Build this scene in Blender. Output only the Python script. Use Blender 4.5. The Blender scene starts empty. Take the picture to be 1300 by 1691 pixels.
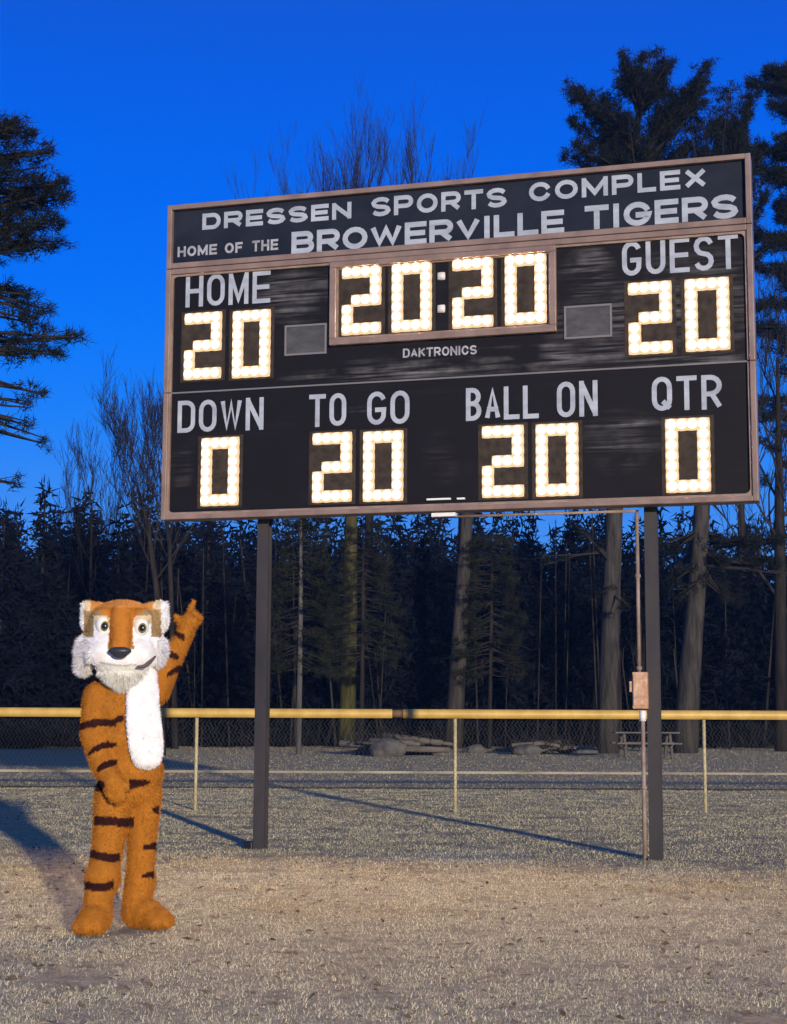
import bpy, bmesh, math, random
import numpy as np
from mathutils import Vector, Matrix, noise
rnd = random.Random(7); rng = np.random.default_rng(11)
S = bpy.context.scene
COL = S.collection
R = math.radians
# ------------------------------------------------------------------ camera
FPX, PITCH, ROLL, CAMH = 2632.3, 0.1262, 0.0042, 1.23
IW, IH = 1300.0, 1691.0
_c, _s = math.cos(PITCH), math.sin(PITCH)
_r0, _u0, FWD = Vector((1, 0, 0)), Vector((0, -_s, _c)), Vector((0, _c, _s))
CR, CU = _r0*math.cos(ROLL)+_u0*math.sin(ROLL), _u0*math.cos(ROLL)-_r0*math.sin(ROLL)
CAM = Vector((0, 0, CAMH))
cd = bpy.data.cameras.new('camera'); cam = bpy.data.objects.new('camera', cd); COL.objects.link(cam)
cd.sensor_fit = 'VERTICAL'; cd.sensor_height = 24.0; cd.lens = 24.0*FPX/IH
cd.clip_start = 0.05; cd.clip_end = 3000
M4 = Matrix((CR, CU, -FWD)).transposed().to_4x4(); M4.translation = CAM
cam.matrix_world = M4; S.camera = cam

def at(x, y, Y):
    """world point seen at photo pixel (x, y) at ground distance Y"""
    d = CR*((x-IW/2)/FPX) - CU*((y-IH/2)/FPX) + FWD
    return CAM + d*(Y/d.y)
# ------------------------------------------------------------------ world, sun, exposure
SUN_EL, SUN_AZ = R(7.5), R(17.0)      # light travels towards (-sin az, cos az)
W = bpy.data.worlds.new('World'); S.world = W; W.use_nodes = True
nt = W.node_tree; nt.nodes.clear()
def N(nt, t, **kw):
    n = nt.nodes.new(t)
    for k, v in kw.items(): setattr(n, k, v)
    return n
out = N(nt, 'ShaderNodeOutputWorld'); bg = N(nt, 'ShaderNodeBackground')
sky = N(nt, 'ShaderNodeTexSky'); sky.sky_type = 'NISHITA'; sky.sun_disc = False
sky.sun_elevation = SUN_EL; sky.sun_rotation = math.pi-SUN_AZ
sky.air_density = 1.0; sky.dust_density = 0.3; sky.ozone_density = 2.0
bw = N(nt, 'ShaderNodeRGBToBW'); nt.links.new(sky.outputs[0], bw.inputs[0])
tc = N(nt, 'ShaderNodeTexCoord'); sx = N(nt, 'ShaderNodeSeparateXYZ'); nt.links.new(tc.outputs['Generated'], sx.inputs[0])
rp = N(nt, 'ShaderNodeValToRGB'); nt.links.new(sx.outputs[2], rp.inputs[0])
e = rp.color_ramp; e.interpolation = 'B_SPLINE'
stops = [(0.0, (.12, .28, .74)), (.11, (.055, .27, .85)), (.18, (.004, .215, .95)), (.27, (.0, .160, .95)), (.40, (.0, .102, .78)), (.60, (.02, .075, .33)), (1.0, (.06, .09, .20))]
e.elements[0].position = stops[0][0]; e.elements[0].color = (*stops[0][1], 1)
e.elements[1].position = stops[-1][0]; e.elements[1].color = (*stops[-1][1], 1)
for p, c in stops[1:-1]:
    q = e.elements.new(p); q.color = (*c, 1)
# the sky texture only modulates the dusk gradient gently (so the twilight side is a little brighter)
mr = N(nt, 'ShaderNodeMapRange'); mr.inputs['From Min'].default_value = 0; mr.inputs['From Max'].default_value = 6
mr.inputs['To Min'].default_value = .94; mr.inputs['To Max'].default_value = 1.12
nt.links.new(bw.outputs[0], mr.inputs['Value'])
vm = N(nt, 'ShaderNodeVectorMath', operation='SCALE'); nt.links.new(rp.outputs[0], vm.inputs[0]); nt.links.new(mr.outputs[0], vm.inputs['Scale'])
nt.links.new(vm.outputs[0], bg.inputs[0]); bg.inputs[1].default_value = 1.0; nt.links.new(bg.outputs[0], out.inputs[0])
sl = bpy.data.lights.new('sun', 'SUN'); sl.energy = 4.5; sl.angle = R(1.0); sl.color = (1.0, .86, .64)  # low warm lamp stands in for the unseen floodlight behind the camera
so = bpy.data.objects.new('sun', sl); COL.objects.link(so)
ldir = Vector((-math.sin(SUN_AZ)*math.cos(SUN_EL), math.cos(SUN_AZ)*math.cos(SUN_EL), -math.sin(SUN_EL)))
so.rotation_euler = ldir.to_track_quat('-Z', 'Y').to_euler(); so.location = (10, -30, 20)
S.view_settings.view_transform = 'Standard'; S.view_settings.look = 'None'
S.view_settings.exposure = 0.0; S.view_settings.gamma = 1.0; S.view_settings.use_curve_mapping = False
S.render.engine = 'CYCLES'
S.cycles.max_bounces = 5
BULB = 900.0
# ------------------------------------------------------------------ materials
def mat(name, col=(.5, .5, .5), rough=.8, spec=.3, metal=0, build=None):
    m = bpy.data.materials.new(name); m.use_nodes = True; t = m.node_tree
    b = t.nodes['Principled BSDF']
    b.inputs['Base Color'].default_value = (*col, 1); b.inputs['Roughness'].default_value = rough
    b.inputs['Specular IOR Level'].default_value = spec; b.inputs['Metallic'].default_value = metal
    if build: build(t, b)
    return m
def noisetex(t, scale, detail=4, rough=.6, stretch=(1, 1, 1), coord='Object'):
    c = N(t, 'ShaderNodeTexCoord'); mp = N(t, 'ShaderNodeMapping'); mp.inputs['Scale'].default_value = stretch
    n = N(t, 'ShaderNodeTexNoise'); n.inputs['Scale'].default_value = scale; n.inputs['Detail'].default_value = detail; n.inputs['Roughness'].default_value = rough
    t.links.new(c.outputs[coord], mp.inputs[0]); t.links.new(mp.outputs[0], n.inputs['Vector']); return n
def ramp(t, src, stops):
    r = N(t, 'ShaderNodeValToRGB'); el = r.color_ramp
    el.elements[0].position, el.elements[0].color = stops[0][0], (*stops[0][1], 1)
    el.elements[1].position, el.elements[1].color = stops[-1][0], (*stops[-1][1], 1)
    for p, c in stops[1:-1]:
        q = el.elements.new(p); q.color = (*c, 1)
    t.links.new(src, r.inputs[0]); return r
def mixc(t, fac, a, b, mode='MIX'):
    m = N(t, 'ShaderNodeMix', data_type='RGBA', blend_type=mode)
    for v, i in ((fac, 0), (a, 6), (b, 7)):
        if hasattr(v, 'is_linked'): t.links.new(v, m.inputs[i])
        else: m.inputs[i].default_value = v if i == 0 else (*v, 1)
    return m.outputs[2]
def bump(t, b, src, strength, dist):
    n = N(t, 'ShaderNodeBump'); n.inputs['Strength'].default_value = strength; n.inputs['Distance'].default_value = dist
    t.links.new(src, n.inputs['Height']); t.links.new(n.outputs[0], b.inputs['Normal'])
def noisy(c1, c2, scale, stretch=(1, 1, 1), lo=.35, hi=.65, bmp=0, dist=.01, detail=5):
    def f(t, b):
        n = noisetex(t, scale, detail, .6, stretch); r = ramp(t, n.outputs[0], [(lo, c1), (hi, c2)])
        t.links.new(r.outputs[0], b.inputs['Base Color'])
        if bmp: bump(t, b, n.outputs[0], bmp, dist)
    return f
def dry_glow_mask(t):  # noise for dry turf, plus the board's warm light painted in up close
    big = noisetex(t, .55, 5, .6); c = N(t, 'ShaderNodeTexCoord'); s_ = N(t, 'ShaderNodeSeparateXYZ'); t.links.new(c.outputs['Object'], s_.inputs[0])
    m = N(t, 'ShaderNodeMapRange'); m.inputs['From Min'].default_value = 15.5; m.inputs['From Max'].default_value = 9.5; m.inputs['To Min'].default_value = -.16; m.inputs['To Max'].default_value = .16
    t.links.new(s_.outputs[1], m.inputs['Value']); a = N(t, 'ShaderNodeMath', operation='ADD'); t.links.new(big.outputs[0], a.inputs[0]); t.links.new(m.outputs[0], a.inputs[1]); return a.outputs[0]
def lawn_build(tan, green, k=1.0):
    def f(t, b):
        big = noisetex(t, .55, 4, .55); fine = noisetex(t, 9, 6, .7); fin2 = noisetex(t, 60, 4, .7)
        r1 = ramp(t, dry_glow_mask(t), [(.38, green), (.60, tan)])
        r2 = ramp(t, fine.outputs[0], [(.3, (.55*k, .55*k, .52*k)), (.7, (1.25*k, 1.2*k, 1.15*k))])
        r3 = ramp(t, fin2.outputs[0], [(.3, (.6, .6, .6)), (.7, (1.3, 1.3, 1.3))])
        m1 = mixc(t, 1.0, r1.outputs[0], r2.outputs[0], 'MULTIPLY'); m2 = mixc(t, 1.0, m1, r3.outputs[0], 'MULTIPLY')
        t.links.new(m2, b.inputs['Base Color']); bump(t, b, fine.outputs[0], .5, .04)
    return f
TAN, GREEN = (.58, .53, .38), (.56, .475, .30)
M = {}
M['lawn'] = mat('lawn', rough=1.0, spec=0.0, build=lawn_build(TAN, GREEN, .85))
def blade_build(t, b):
    r1 = ramp(t, dry_glow_mask(t), [(.38, (.66, .575, .37)), (.60, (.66, .61, .45))])
    a = N(t, 'ShaderNodeAttribute', attribute_name='tint'); m1 = mixc(t, 1.0, r1.outputs[0], a.outputs['Color'], 'MULTIPLY')
    t.links.new(m1, b.inputs['Base Color'])
M['blade'] = mat('dry_grass_blade', rough=.8, spec=.15, build=blade_build)
M['asphalt'] = mat('gravel_road', rough=1.0, spec=0, build=noisy((.34, .28, .16), (.46, .38, .24), 3, (1, 1, 1), .35, .65, .3, .01))
M['edge_line'] = mat('pale_edge', rough=.8, build=noisy((.16, .14, .10), (.34, .30, .22), 1.2, (1, 6, 1), .3, .6))
M['gravel'] = mat('dark_soil', rough=1.0, spec=0, build=noisy((.14, .12, .075), (.20, .17, .11), 2, (1, 1, 1), .3, .7, .4, .02))
M['steel'] = mat('weathered_steel', rough=.55, spec=.4, build=noisy((.020, .019, .021), (.050, .043, .043), 3, (1, 1, .35), .3, .7, .15, .003))
M['galv'] = mat('painted_pipe', rough=.6, spec=.2, build=noisy((.20, .15, .12), (.32, .24, .20), 8))
M['frame'] = mat('bronze_aluminium_frame', rough=.45, spec=.4, build=noisy((.17, .115, .095), (.27, .195, .165), 5, (1, 1, 1), .3, .7, .08, .002))
M['lip'] = mat('frame_lip', rough=.5, build=noisy((.20, .14, .115), (.30, .225, .19), 7))
M['box'] = mat('rusty_tan_box', rough=.7, build=noisy((.38, .20, .12), (.62, .42, .28), 14, (1, 1, 1), .35, .65, .2, .002))
M['pvc'] = mat('white_pvc', (.75, .75, .75), .5)
M['header'] = mat('header_black_paint', rough=.5, spec=.12, build=noisy((.010, .014, .026), (.020, .024, .036), 2.0, (1, 1, 1.5)))
def panel_build(patches, dens):
    def f(t, b):
        c = N(t, 'ShaderNodeTexCoord'); s = N(t, 'ShaderNodeSeparateXYZ'); t.links.new(c.outputs['Object'], s.inputs[0])
        streak = noisetex(t, 1.0, 5, .62, (.9, 1, 26)); blot = noisetex(t, 1.0, 3, .6, (2.2, 1, 3.2)); fine = noisetex(t, 1.0, 5, .7, (9, 1, 60))
        tot = None
        def mth(op, a, bb, clamp=False):
            n = N(t, 'ShaderNodeMath', operation=op); n.use_clamp = clamp
            for i, v in enumerate((a, bb)):
                if hasattr(v, 'is_linked'): t.links.new(v, n.inputs[i])
                else: n.inputs[i].default_value = v
            return n.outputs[0]
        for cx, cz, rx, rz, k in patches:
            dx = mth('DIVIDE', mth('SUBTRACT', s.outputs[0], cx), rx); dz = mth('DIVIDE', mth('SUBTRACT', s.outputs[2], cz), rz)
            d = mth('ADD', mth('MULTIPLY', dx, dx), mth('MULTIPLY', dz, dz))
            g = mth('MULTIPLY', mth('SUBTRACT', 1.0, d, True), k)
            tot = g if tot is None else mth('ADD', tot, g)
        st = mth('MULTIPLY', mth('SUBTRACT', streak.outputs[0], .44, True), 7.0, True)
        wear = mth('MULTIPLY', mth('MULTIPLY', mth('MULTIPLY', tot, mth('MULTIPLY', mth('SUBTRACT', blot.outputs[0], .36, True), 4.5, True)), st), mth('ADD', mth('MULTIPLY', fine.outputs[0], 1.1), .35), True)
        gen = mth('MULTIPLY', mth('SUBTRACT', blot.outputs[0], .5, True), dens, True)
        w2 = mth('ADD', wear, mth('MULTIPLY', gen, st), True)
        col = mixc(t, w2, (.009, .008, .009), (.16, .155, .16))
        t.links.new(col, b.inputs['Base Color'])
    return f
ZB = 3.032
M['panel_up'] = mat('upper_black_paint', rough=.5, spec=.15, build=panel_build([
    (1.28, 2.12, .45, .22, .9), (1.35, 1.9, .4, .10, .6), (4.05, 2.10, .28, .26, 1.0), (4.9, 1.75, .75, .55, .75), (3.2, 1.33, 2.0, .16, .75),
    (2.2, 1.30, 1.1, .07, .8), (5.0, 1.24, .8, .07, 1.0), (4.1, 1.6, .5, .4, .35), (3.4, 1.46, .7, .03, .7)], .3))
M['panel_low'] = mat('lower_black_paint', rough=.5, spec=.15, build=panel_build([
    (4.35, .62, .45, .25, .35), (4.35, .72, .4, .035, 1.0), (4.3, .45, .3, .2, .35), (1.93, .97, .2, .03, 1.0), (2.7, .5, .2, .3, .12), (.18, .5, .14, .25, .25)], .12))
M['grille'] = mat('grey_insert', rough=.6, build=noisy((.045, .045, .05), (.085, .085, .09), 6, (1, 1, 2)))
M['grille_edge'] = mat('grey_insert_edge', (.17, .165, .175), .5)
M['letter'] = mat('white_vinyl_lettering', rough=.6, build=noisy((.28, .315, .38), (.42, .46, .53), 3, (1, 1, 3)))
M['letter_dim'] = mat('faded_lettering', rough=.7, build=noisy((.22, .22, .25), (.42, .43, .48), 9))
M['halo_plate'] = mat('digit_glow_plate', rough=.6, spec=.1, build=noisy((.028, .022, .018), (.055, .043, .034), 12))
def em(t, b):
    b.inputs['Base Color'].default_value = (.03, .03, .03, 1); b.inputs['Specular IOR Level'].default_value = .1; b.inputs['Emission Color'].default_value = (1.0, .66, .38, 1); b.inputs['Emission Strength'].default_value = BULB
    c = N(t, 'ShaderNodeTexCoord'); s_ = N(t, 'ShaderNodeSeparateXYZ'); t.links.new(c.outputs['Object'], s_.inputs[0])   # bright filament, dimmer rim of the glass
    ln_ = N(t, 'ShaderNodeVectorMath', operation='MULTIPLY'); ln_.inputs[1].default_value = (1, 0, 1); t.links.new(c.outputs['Object'], ln_.inputs[0])
    mx = N(t, 'ShaderNodeVectorMath', operation='LENGTH'); t.links.new(ln_.outputs[0], mx.inputs[0])
    def step(lo, hi, a, b_):
        m_ = N(t, 'ShaderNodeMapRange'); m_.interpolation_type = 'SMOOTHSTEP'; t.links.new(mx.outputs['Value'], m_.inputs['Value'])
        for k_, v_ in (('From Min', lo), ('From Max', hi), ('To Min', a), ('To Max', b_)): m_.inputs[k_].default_value = v_
        return m_.outputs[0]
    ad = N(t, 'ShaderNodeMath', operation='ADD'); t.links.new(step(.010, .018, BULB, 0), ad.inputs[0]); t.links.new(step(.038, .045, 5.0, 1.05), ad.inputs[1])
    t.links.new(ad.outputs[0], b.inputs['Emission Strength'])
M['bulb'] = mat('lit_bulb', rough=.3, build=em)
M['bulb_dim'] = mat('colon_lamp', (.62, .60, .60), .3)  # pale base colour stands for the colon lamps' faint glow
M['cap'] = mat('yellow_fence_cap', rough=.45, spec=.4, build=noisy((.44, .28, .06), (.60, .40, .11), 4, (1, 1, 1)))
M['cap_joint'] = mat('brown_fence_coupling', (.22, .12, .06), .6)
M['fpost'] = mat('pale_yellow_post', rough=.6, build=noisy((.38, .32, .16), (.55, .48, .28), 6))
M['wire'] = mat('chain_link_wire', (.07, .07, .06), .6, .2)
def bark(c1, c2): return noisy(c1, c2, 2.2, (3, 3, .5), .35, .65, .8, .05)
M['bark_grey'] = mat('grey_bark', rough=.95, spec=.1, build=bark((.022, .021, .020), (.065, .058, .052)))
M['bark_moss'] = mat('mossy_bark', rough=.95, spec=.1, build=bark((.035, .034, .012), (.080, .074, .026)))
M['bark_pale'] = mat('pale_bark', rough=.9, spec=.1, build=bark((.06, .06, .06), (.12, .115, .11)))
M['bark_dark'] = mat('dark_bark', rough=.95, spec=.1, build=bark((.014, .012, .011), (.035, .030, .026)))
M['twig'] = mat('twig_bark', (.030, .027, .026), .95, .1)
M['needle'] = mat('pine_needles', rough=.8, spec=.12, build=noisy((.004, .006, .006), (.014, .017, .012), .9, (1, 1, 1), .3, .7))
M['needle_far'] = mat('hazed_far_needles', rough=.9, spec=.05, build=noisy((.003, .004, .008), (.008, .010, .017), .5, (1, 1, 1), .3, .7))  # dimness and blue haze of the distance put into the needle colour
M['needle_lit'] = mat('lit_grey_green_boughs', rough=.9, spec=.05, build=noisy((.009, .011, .007), (.028, .031, .019), .9, (1, 1, 1), .3, .7))  # paler needle tone, faint light on the boughs put into the colour
M['stone'] = mat('field_stone', rough=.9, build=noisy((.05, .048, .045), (.12, .112, .10), 3, (1, 1, 1), .35, .65, .5, .05))
M['wood'] = mat('grey_wood', rough=.9, build=noisy((.07, .06, .05), (.15, .13, .11), 3, (1, 1, 6), .3, .7, .4, .01))
M['paint_pale'] = mat('pale_painted_wood', rough=.8, build=noisy((.07, .065, .06), (.13, .12, .11), 3, (1, 6, 1)))
def furm(t, b):
    a = N(t, 'ShaderNodeAttribute', attribute_name='tint'); n = noisetex(t, 16, 4, .6); r = ramp(t, n.outputs[0], [(.3, (.84, .82, .80)), (.7, (1.06, 1.07, 1.08))])
    m1 = mixc(t, 1.0, a.outputs['Color'], r.outputs[0], 'MULTIPLY'); t.links.new(m1, b.inputs['Base Color'])
    b.inputs['Sheen Weight'].default_value = .0
M['fur'] = mat('plush_fur', rough=.95, spec=.05, build=furm)
M['eye_white'] = mat('eye_white', (.80, .80, .74), .25, .5)
M['iris'] = mat('olive_iris', (.16, .16, .04), .2, .5)
M['black'] = mat('black_plastic', (.012, .012, .016), .25, .5)
M['nose'] = mat('dark_nose', (.030, .032, .045), .4, .4)
M['mouth'] = mat('mouth_line', (.12, .08, .10), .7)
# ------------------------------------------------------------------ helpers
def link(name, me, m, parent=None):
    o = bpy.data.objects.new(name, me); COL.objects.link(o)
    if m is not None:
        me.materials.clear(); me.materials.append(m)
    if parent: o.parent = parent
    return o
def tag(o, label=None, cat=None, group=None, kind=None):
    if label: o['label'] = label
    if cat: o['category'] = cat
    if group: o['group'] = group
    if kind: o['kind'] = kind
    return o
def empty(name, loc=(0, 0, 0), rz=0):
    o = bpy.data.objects.new(name, None); COL.objects.link(o); o.location = loc; o.rotation_euler = (0, 0, rz); o.empty_display_size = .2
    return o
def mesh_np(V, F, tint=None):
    V = np.asarray(V, dtype=np.float32); F = np.asarray(F, dtype=np.int32); k = F.shape[1]
    me = bpy.data.meshes.new('mesh'); me.vertices.add(len(V)); me.vertices.foreach_set('co', V.ravel())
    me.loops.add(F.size); me.loops.foreach_set('vertex_index', F.ravel())
    me.polygons.add(len(F)); me.polygons.foreach_set('loop_start', np.arange(0, F.size, k, dtype=np.int32))
    try: me.polygons.foreach_set('loop_total', np.full(len(F), k, dtype=np.int32))
    except Exception: pass
    me.update(calc_edges=True)
    if tint is not None:
        a = me.color_attributes.new('tint', 'FLOAT_COLOR', 'POINT'); c = np.ones((len(V), 4), dtype=np.float32); c[:, :3] = tint
        a.data.foreach_set('color', c.ravel())
    return me
class MB:
    """collects boxes, tubes and sheets for ONE mesh"""
    def __init__(s): s.v = []; s.f = []
    def add(s, V, F):
        n = len(s.v); s.v += [tuple(p) for p in V]; s.f += [tuple(i+n for i in q) for q in F]
    def box(s, x0, x1, y0, y1, z0, z1):
        s.add([(x, y, z) for x in (x0, x1) for y in (y0, y1) for z in (z0, z1)], [(0, 1, 3, 2), (4, 6, 7, 5), (0, 4, 5, 1), (2, 3, 7, 6), (0, 2, 6, 4), (1, 5, 7, 3)])
    def tube(s, pts, rad, n=8, cap=True):
        pts = [Vector(p) for p in pts]; V = []; F = []
        if not hasattr(rad, '__len__'): rad = [rad]*len(pts)
        d0 = (pts[1]-pts[0]).normalized(); a = d0.orthogonal().normalized()
        for i, p in enumerate(pts):
            d = (pts[min(i+1, len(pts)-1)]-pts[max(i-1, 0)]).normalized(); a = (a-d*a.dot(d)).normalized(); b = d.cross(a)
            for k in range(n):
                t = 2*math.pi*k/n; V.append(p+(a*math.cos(t)+b*math.sin(t))*rad[i])
        for i in range(len(pts)-1):
            for k in range(n): F.append((i*n+k, i*n+(k+1) % n, (i+1)*n+(k+1) % n, (i+1)*n+k))
        if cap: F.append(tuple(range(n))[::-1]); F.append(tuple((len(pts)-1)*n+k for k in range(n)))
        s.add(V, F)
    def build(s, name, m, parent=None, smooth=False, bevel=0):
        me = bpy.data.meshes.new(name); me.from_pydata(s.v, [], s.f); me.update()
        if smooth: me.polygons.foreach_set('use_smooth', [True]*len(me.polygons))
        o = link(name, me, m, parent)
        if bevel:
            b = o.modifiers.new('bevel', 'BEVEL'); b.width = bevel; b.segments = 2; b.limit_method = 'ANGLE'
        return o
# ------------------------------------------------------------------ ground
def fbm(x, y): return noise.noise(Vector((x*.11, y*.11, 3.1)))*.5+noise.noise(Vector((x*.5, y*.5, 9.1)))*.18
def gz(x, y): return .05*fbm(x, y)*min(1, max(0, (y-3)/6))*min(1, max(0, (26.3-y)/2))
xs = np.concatenate([np.linspace(-700, -40, 12), np.linspace(-34, 34, 120), np.linspace(40, 700, 12)])
ys = np.concatenate([np.linspace(-150, -5, 8), np.linspace(-4, 40, 150), np.linspace(44, 900, 30)])
V = [(x, y, gz(x, y) if abs(x) < 34 and y < 40 else 0) for y in ys for x in xs]
nx = len(xs); F = [(j*nx+i, j*nx+i+1, (j+1)*nx+i+1, (j+1)*nx+i) for j in range(len(ys)-1) for i in range(nx-1)]
me = mesh_np(V, F); me.polygons.foreach_set('use_smooth', [True]*len(me.polygons))
tag(link('ground', me, M['lawn']), kind='structure')
b = MB(); b.box(-300, 300, 33.8, 33.98, 0, .05); o = b.build('road_edge', M['edge_line']); tag(o, kind='structure')
b = MB(); b.add([(-300, 27.0, .010), (300, 26.4, .010), (300, 26.9, .010), (-300, 27.5, .010)], [(0, 1, 2, 3)]); tag(b.build('road_verge', M['gravel']), kind='structure')
# distant low field bank on the right
V = []; F = []
for i in range(41):
    x = 14+i*2.0
    h = 1.35*min(1, (x-14)/6)+.12*noise.noise(Vector((x*.2, 0, 0)))
    V += [(x, 60, 0), (x, 66, h), (x, 90, h+.3)]
for i in range(40): F += [(3*i, 3*i+3, 3*i+4, 3*i+1), (3*i+1, 3*i+4, 3*i+5, 3*i+2)]
tag(link('terrain', mesh_np(V, F), M['gravel']), kind='structure')
# grass blades: dormant turf
def grass(n, y0, y1, wide, hmin, hmax, wd, seed, dim=1.0):
    g = np.random.default_rng(seed)
    y = y0+(y1-y0)*g.random(n)**1.25; x = (g.random(n)*2-1)*(wide[0]+wide[1]*y)
    # clumping
    keep = np.array([noise.noise(Vector((a*2.3, c*2.3, 0)))+.35*noise.noise(Vector((a*9, c*9, 5))) for a, c in zip(x, y)]) > (g.random(n)*1.1-.75)
    x, y = x[keep], y[keep]; n = len(x)
    z = np.array([gz(a, c) for a, c in zip(x, y)])
    h = hmin+(hmax-hmin)*g.random(n)**1.6; th = g.random(n)*6.283; lean = .2+1.1*g.random(n); ph = g.random(n)*6.283
    w = wd*(.6+.8*g.random(n))*(1+y/16)
    bx, by = np.cos(ph)*w, np.sin(ph)*w
    P0 = np.stack([x-bx, y-by, z-.004], 1); P1 = np.stack([x+bx, y+by, z-.004], 1)
    P2 = np.stack([x+np.cos(th)*h*lean, y+np.sin(th)*h*lean, z+h*(1.1-.45*lean)], 1)
    V = np.stack([P0, P1, P2], 1).reshape(-1, 3); F = np.arange(3*n).reshape(-1, 3)
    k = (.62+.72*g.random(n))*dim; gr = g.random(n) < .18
    c = np.stack([k*np.where(gr, .72, 1), k*np.where(gr, .9, .98), k*np.where(gr, .62, .95)], 1)
    return mesh_np(V, F, np.repeat(c, 3, 0))
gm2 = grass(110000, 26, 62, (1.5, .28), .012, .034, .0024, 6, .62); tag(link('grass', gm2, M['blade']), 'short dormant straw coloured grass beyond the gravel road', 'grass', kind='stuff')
tag(link('grass', grass(620000, 5.3, 27, (1.0, .28), .006, .022, .0014, 5), M['blade']), 'short dormant straw coloured grass covering the field', 'grass', kind='stuff')
g = np.random.default_rng(31); V = []; F = []
for i in range(2600):
    y = 5.6+17*g.random()**1.3; x = (g.random()*2-1)*(1.2+.30*y); a = g.random()*6.28; l = .010+.018*g.random(); w = l*.55; z = gz(x, y)+.012
    d = np.array([math.cos(a), math.sin(a), g.normal(0, .3)]); e_ = np.array([-math.sin(a), math.cos(a), g.normal(0, .3)]); c = np.array([x, y, z]); n = len(V)
    V += [c-d*l, c-e_*w, c+d*l, c+e_*w+np.array([0, 0, .006])]; F.append((n, n+1, n+2, n+3))
M['leaf'] = mat('fallen_leaf', rough=.9, spec=.1, build=noisy((.10, .065, .035), (.30, .22, .14), 5))
tag(link('fallen_leaves', mesh_np(V, F), M['leaf']), 'small brown fallen leaves scattered in the dry turf', 'leaves', kind='stuff')
# ------------------------------------------------------------------ scoreboard
BX, BY, BYAW, BW, BH = -2.1748, 14.9091, -0.2811, 5.488, 3.05
sb = empty('scoreboard', (BX, BY, 0), BYAW)
tag(sb, 'large black football scoreboard on two steel posts with lit bulb digits', 'scoreboard')
TH = .16
def panel(name, u0, u1, v0, v1, m):
    b = MB(); b.box(u0, u1, 0, TH, v0, v1); o = b.build(name, m, sb); o.location.z = ZB; return o
FW = .048
panel('header_panel', FW, BW-FW, 2.475, BH-FW, M['header'])
panel('upper_panel', FW, BW-FW, 1.222, 2.362, M['panel_up'])
panel('lower_panel', FW, BW-FW, FW, 1.206, M['panel_low'])
b = MB(); b.box(.02, BW-.02, TH+.002, TH+.03, .02, BH-.02); o = b.build('back_panel', M['steel'], sb); o.location.z = ZB
def bar(name, u0, u1, v0, v1, y0=-.05, y1=TH, m='frame', bev=.006):
    b = MB(); b.box(u0, u1, y0, y1, v0, v1); o = b.build(name, M[m], sb, bevel=bev); o.location.z = ZB; return o
for u0, u1 in ((0, FW), (BW-FW, BW)):
    bar('frame_side', u0, u1, 0, 1.209); bar('frame_side', u0, u1, 1.213, 2.415); bar('frame_side', u0, u1, 2.421, BH)
bar('frame_bottom', FW, BW-FW, 0, FW); bar('frame_top', FW, BW-FW, BH-FW, BH)
bar('frame_rail', FW, BW-FW, 2.421, 2.474); bar('frame_rail', FW, BW-FW, 2.363, 2.415)
bar('seam_strip', FW, BW-FW, 1.207, 1.221, -.012, TH, 'grille_edge', 0)
# thin inner lips (the doubled line of the frame)
b = MB()
for v0, v1 in ((FW, 1.206), (1.222, 2.362)):
    for u0, u1 in ((FW, FW+.02), (BW-FW-.02, BW-FW)): b.box(u0, u1, -.028, -.001, v0, v1)
b.box(FW+.02, BW-FW-.02, -.028, -.001, FW, FW+.02); b.box(FW+.02, BW-FW-.02, -.028, -.001, 2.342, 2.362)
for u, s_ in ((FW+.02, 1), (BW-FW-.02, -1)):   # rounded inner corners
    for v, t_ in ((FW+.02, 1), (2.342, -1)):
        V = [(u, -.028, v)]+[(u+s_*.05*(1-math.sin(a)), -.028, v+t_*.05*(1-math.cos(a))) for a in np.linspace(0, math.pi/2, 6)]
        b.add(V, [(0, i, i+1) for i in range(1, 6)])
o = b.build('frame_lip', M['lip'], sb); o.location.z = ZB
# clock frame
U0, U1, V0, V1 = 1.652, 3.772, 1.573, 2.360
for a in ((U0, U1, V0, V0+.062), (U0, U1, V1-.055, V1), (U0, U0+.062, V0+.062, V1-.055), (U1-.062, U1, V0+.062, V1-.055)): bar('clock_frame', *a, -.058, -.001)
b = MB(); i0, i1, j0, j1 = U0+.062, U1-.062, V0+.062, V1-.055
for a in ((i0, i1, j0, j0+.014), (i0, i1, j1-.014, j1), (i0, i0+.014, j0+.014, j1-.014), (i1-.014, i1, j0+.014, j1-.014)): b.box(a[0], a[1], -.03, -.001, a[2], a[3])
o = b.build('clock_frame_lip', M['lip'], sb); o.location.z = ZB
# grey inserts
for u0, u1, v0, v1 in ((1.202, 1.614, 1.508, 1.797), (3.837, 4.262, 1.502, 1.802)):
    g = bar('timeout_panel', u0+.018, u1-.018, v0+.018, v1-.018, -.008, -.001, 'grille', 0)
    b = MB()
    for a in ((u0, u1, v0, v0+.018), (u0, u1, v1-.018, v1), (u0, u0+.018, v0+.018, v1-.018), (u1-.018, u1, v0+.018, v1-.018)): b.box(a[0], a[1], -.016, -.001, a[2], a[3])
    o = b.build('panel_trim', M['grille_edge'], g)
bar('nameplate', 2.58, 2.80, .102, .118, -.03, -.004, 'pvc', 0); bar('nameplate', 2.86, 2.93, .100, .116, -.03, -.004, 'pvc', 0)
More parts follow.
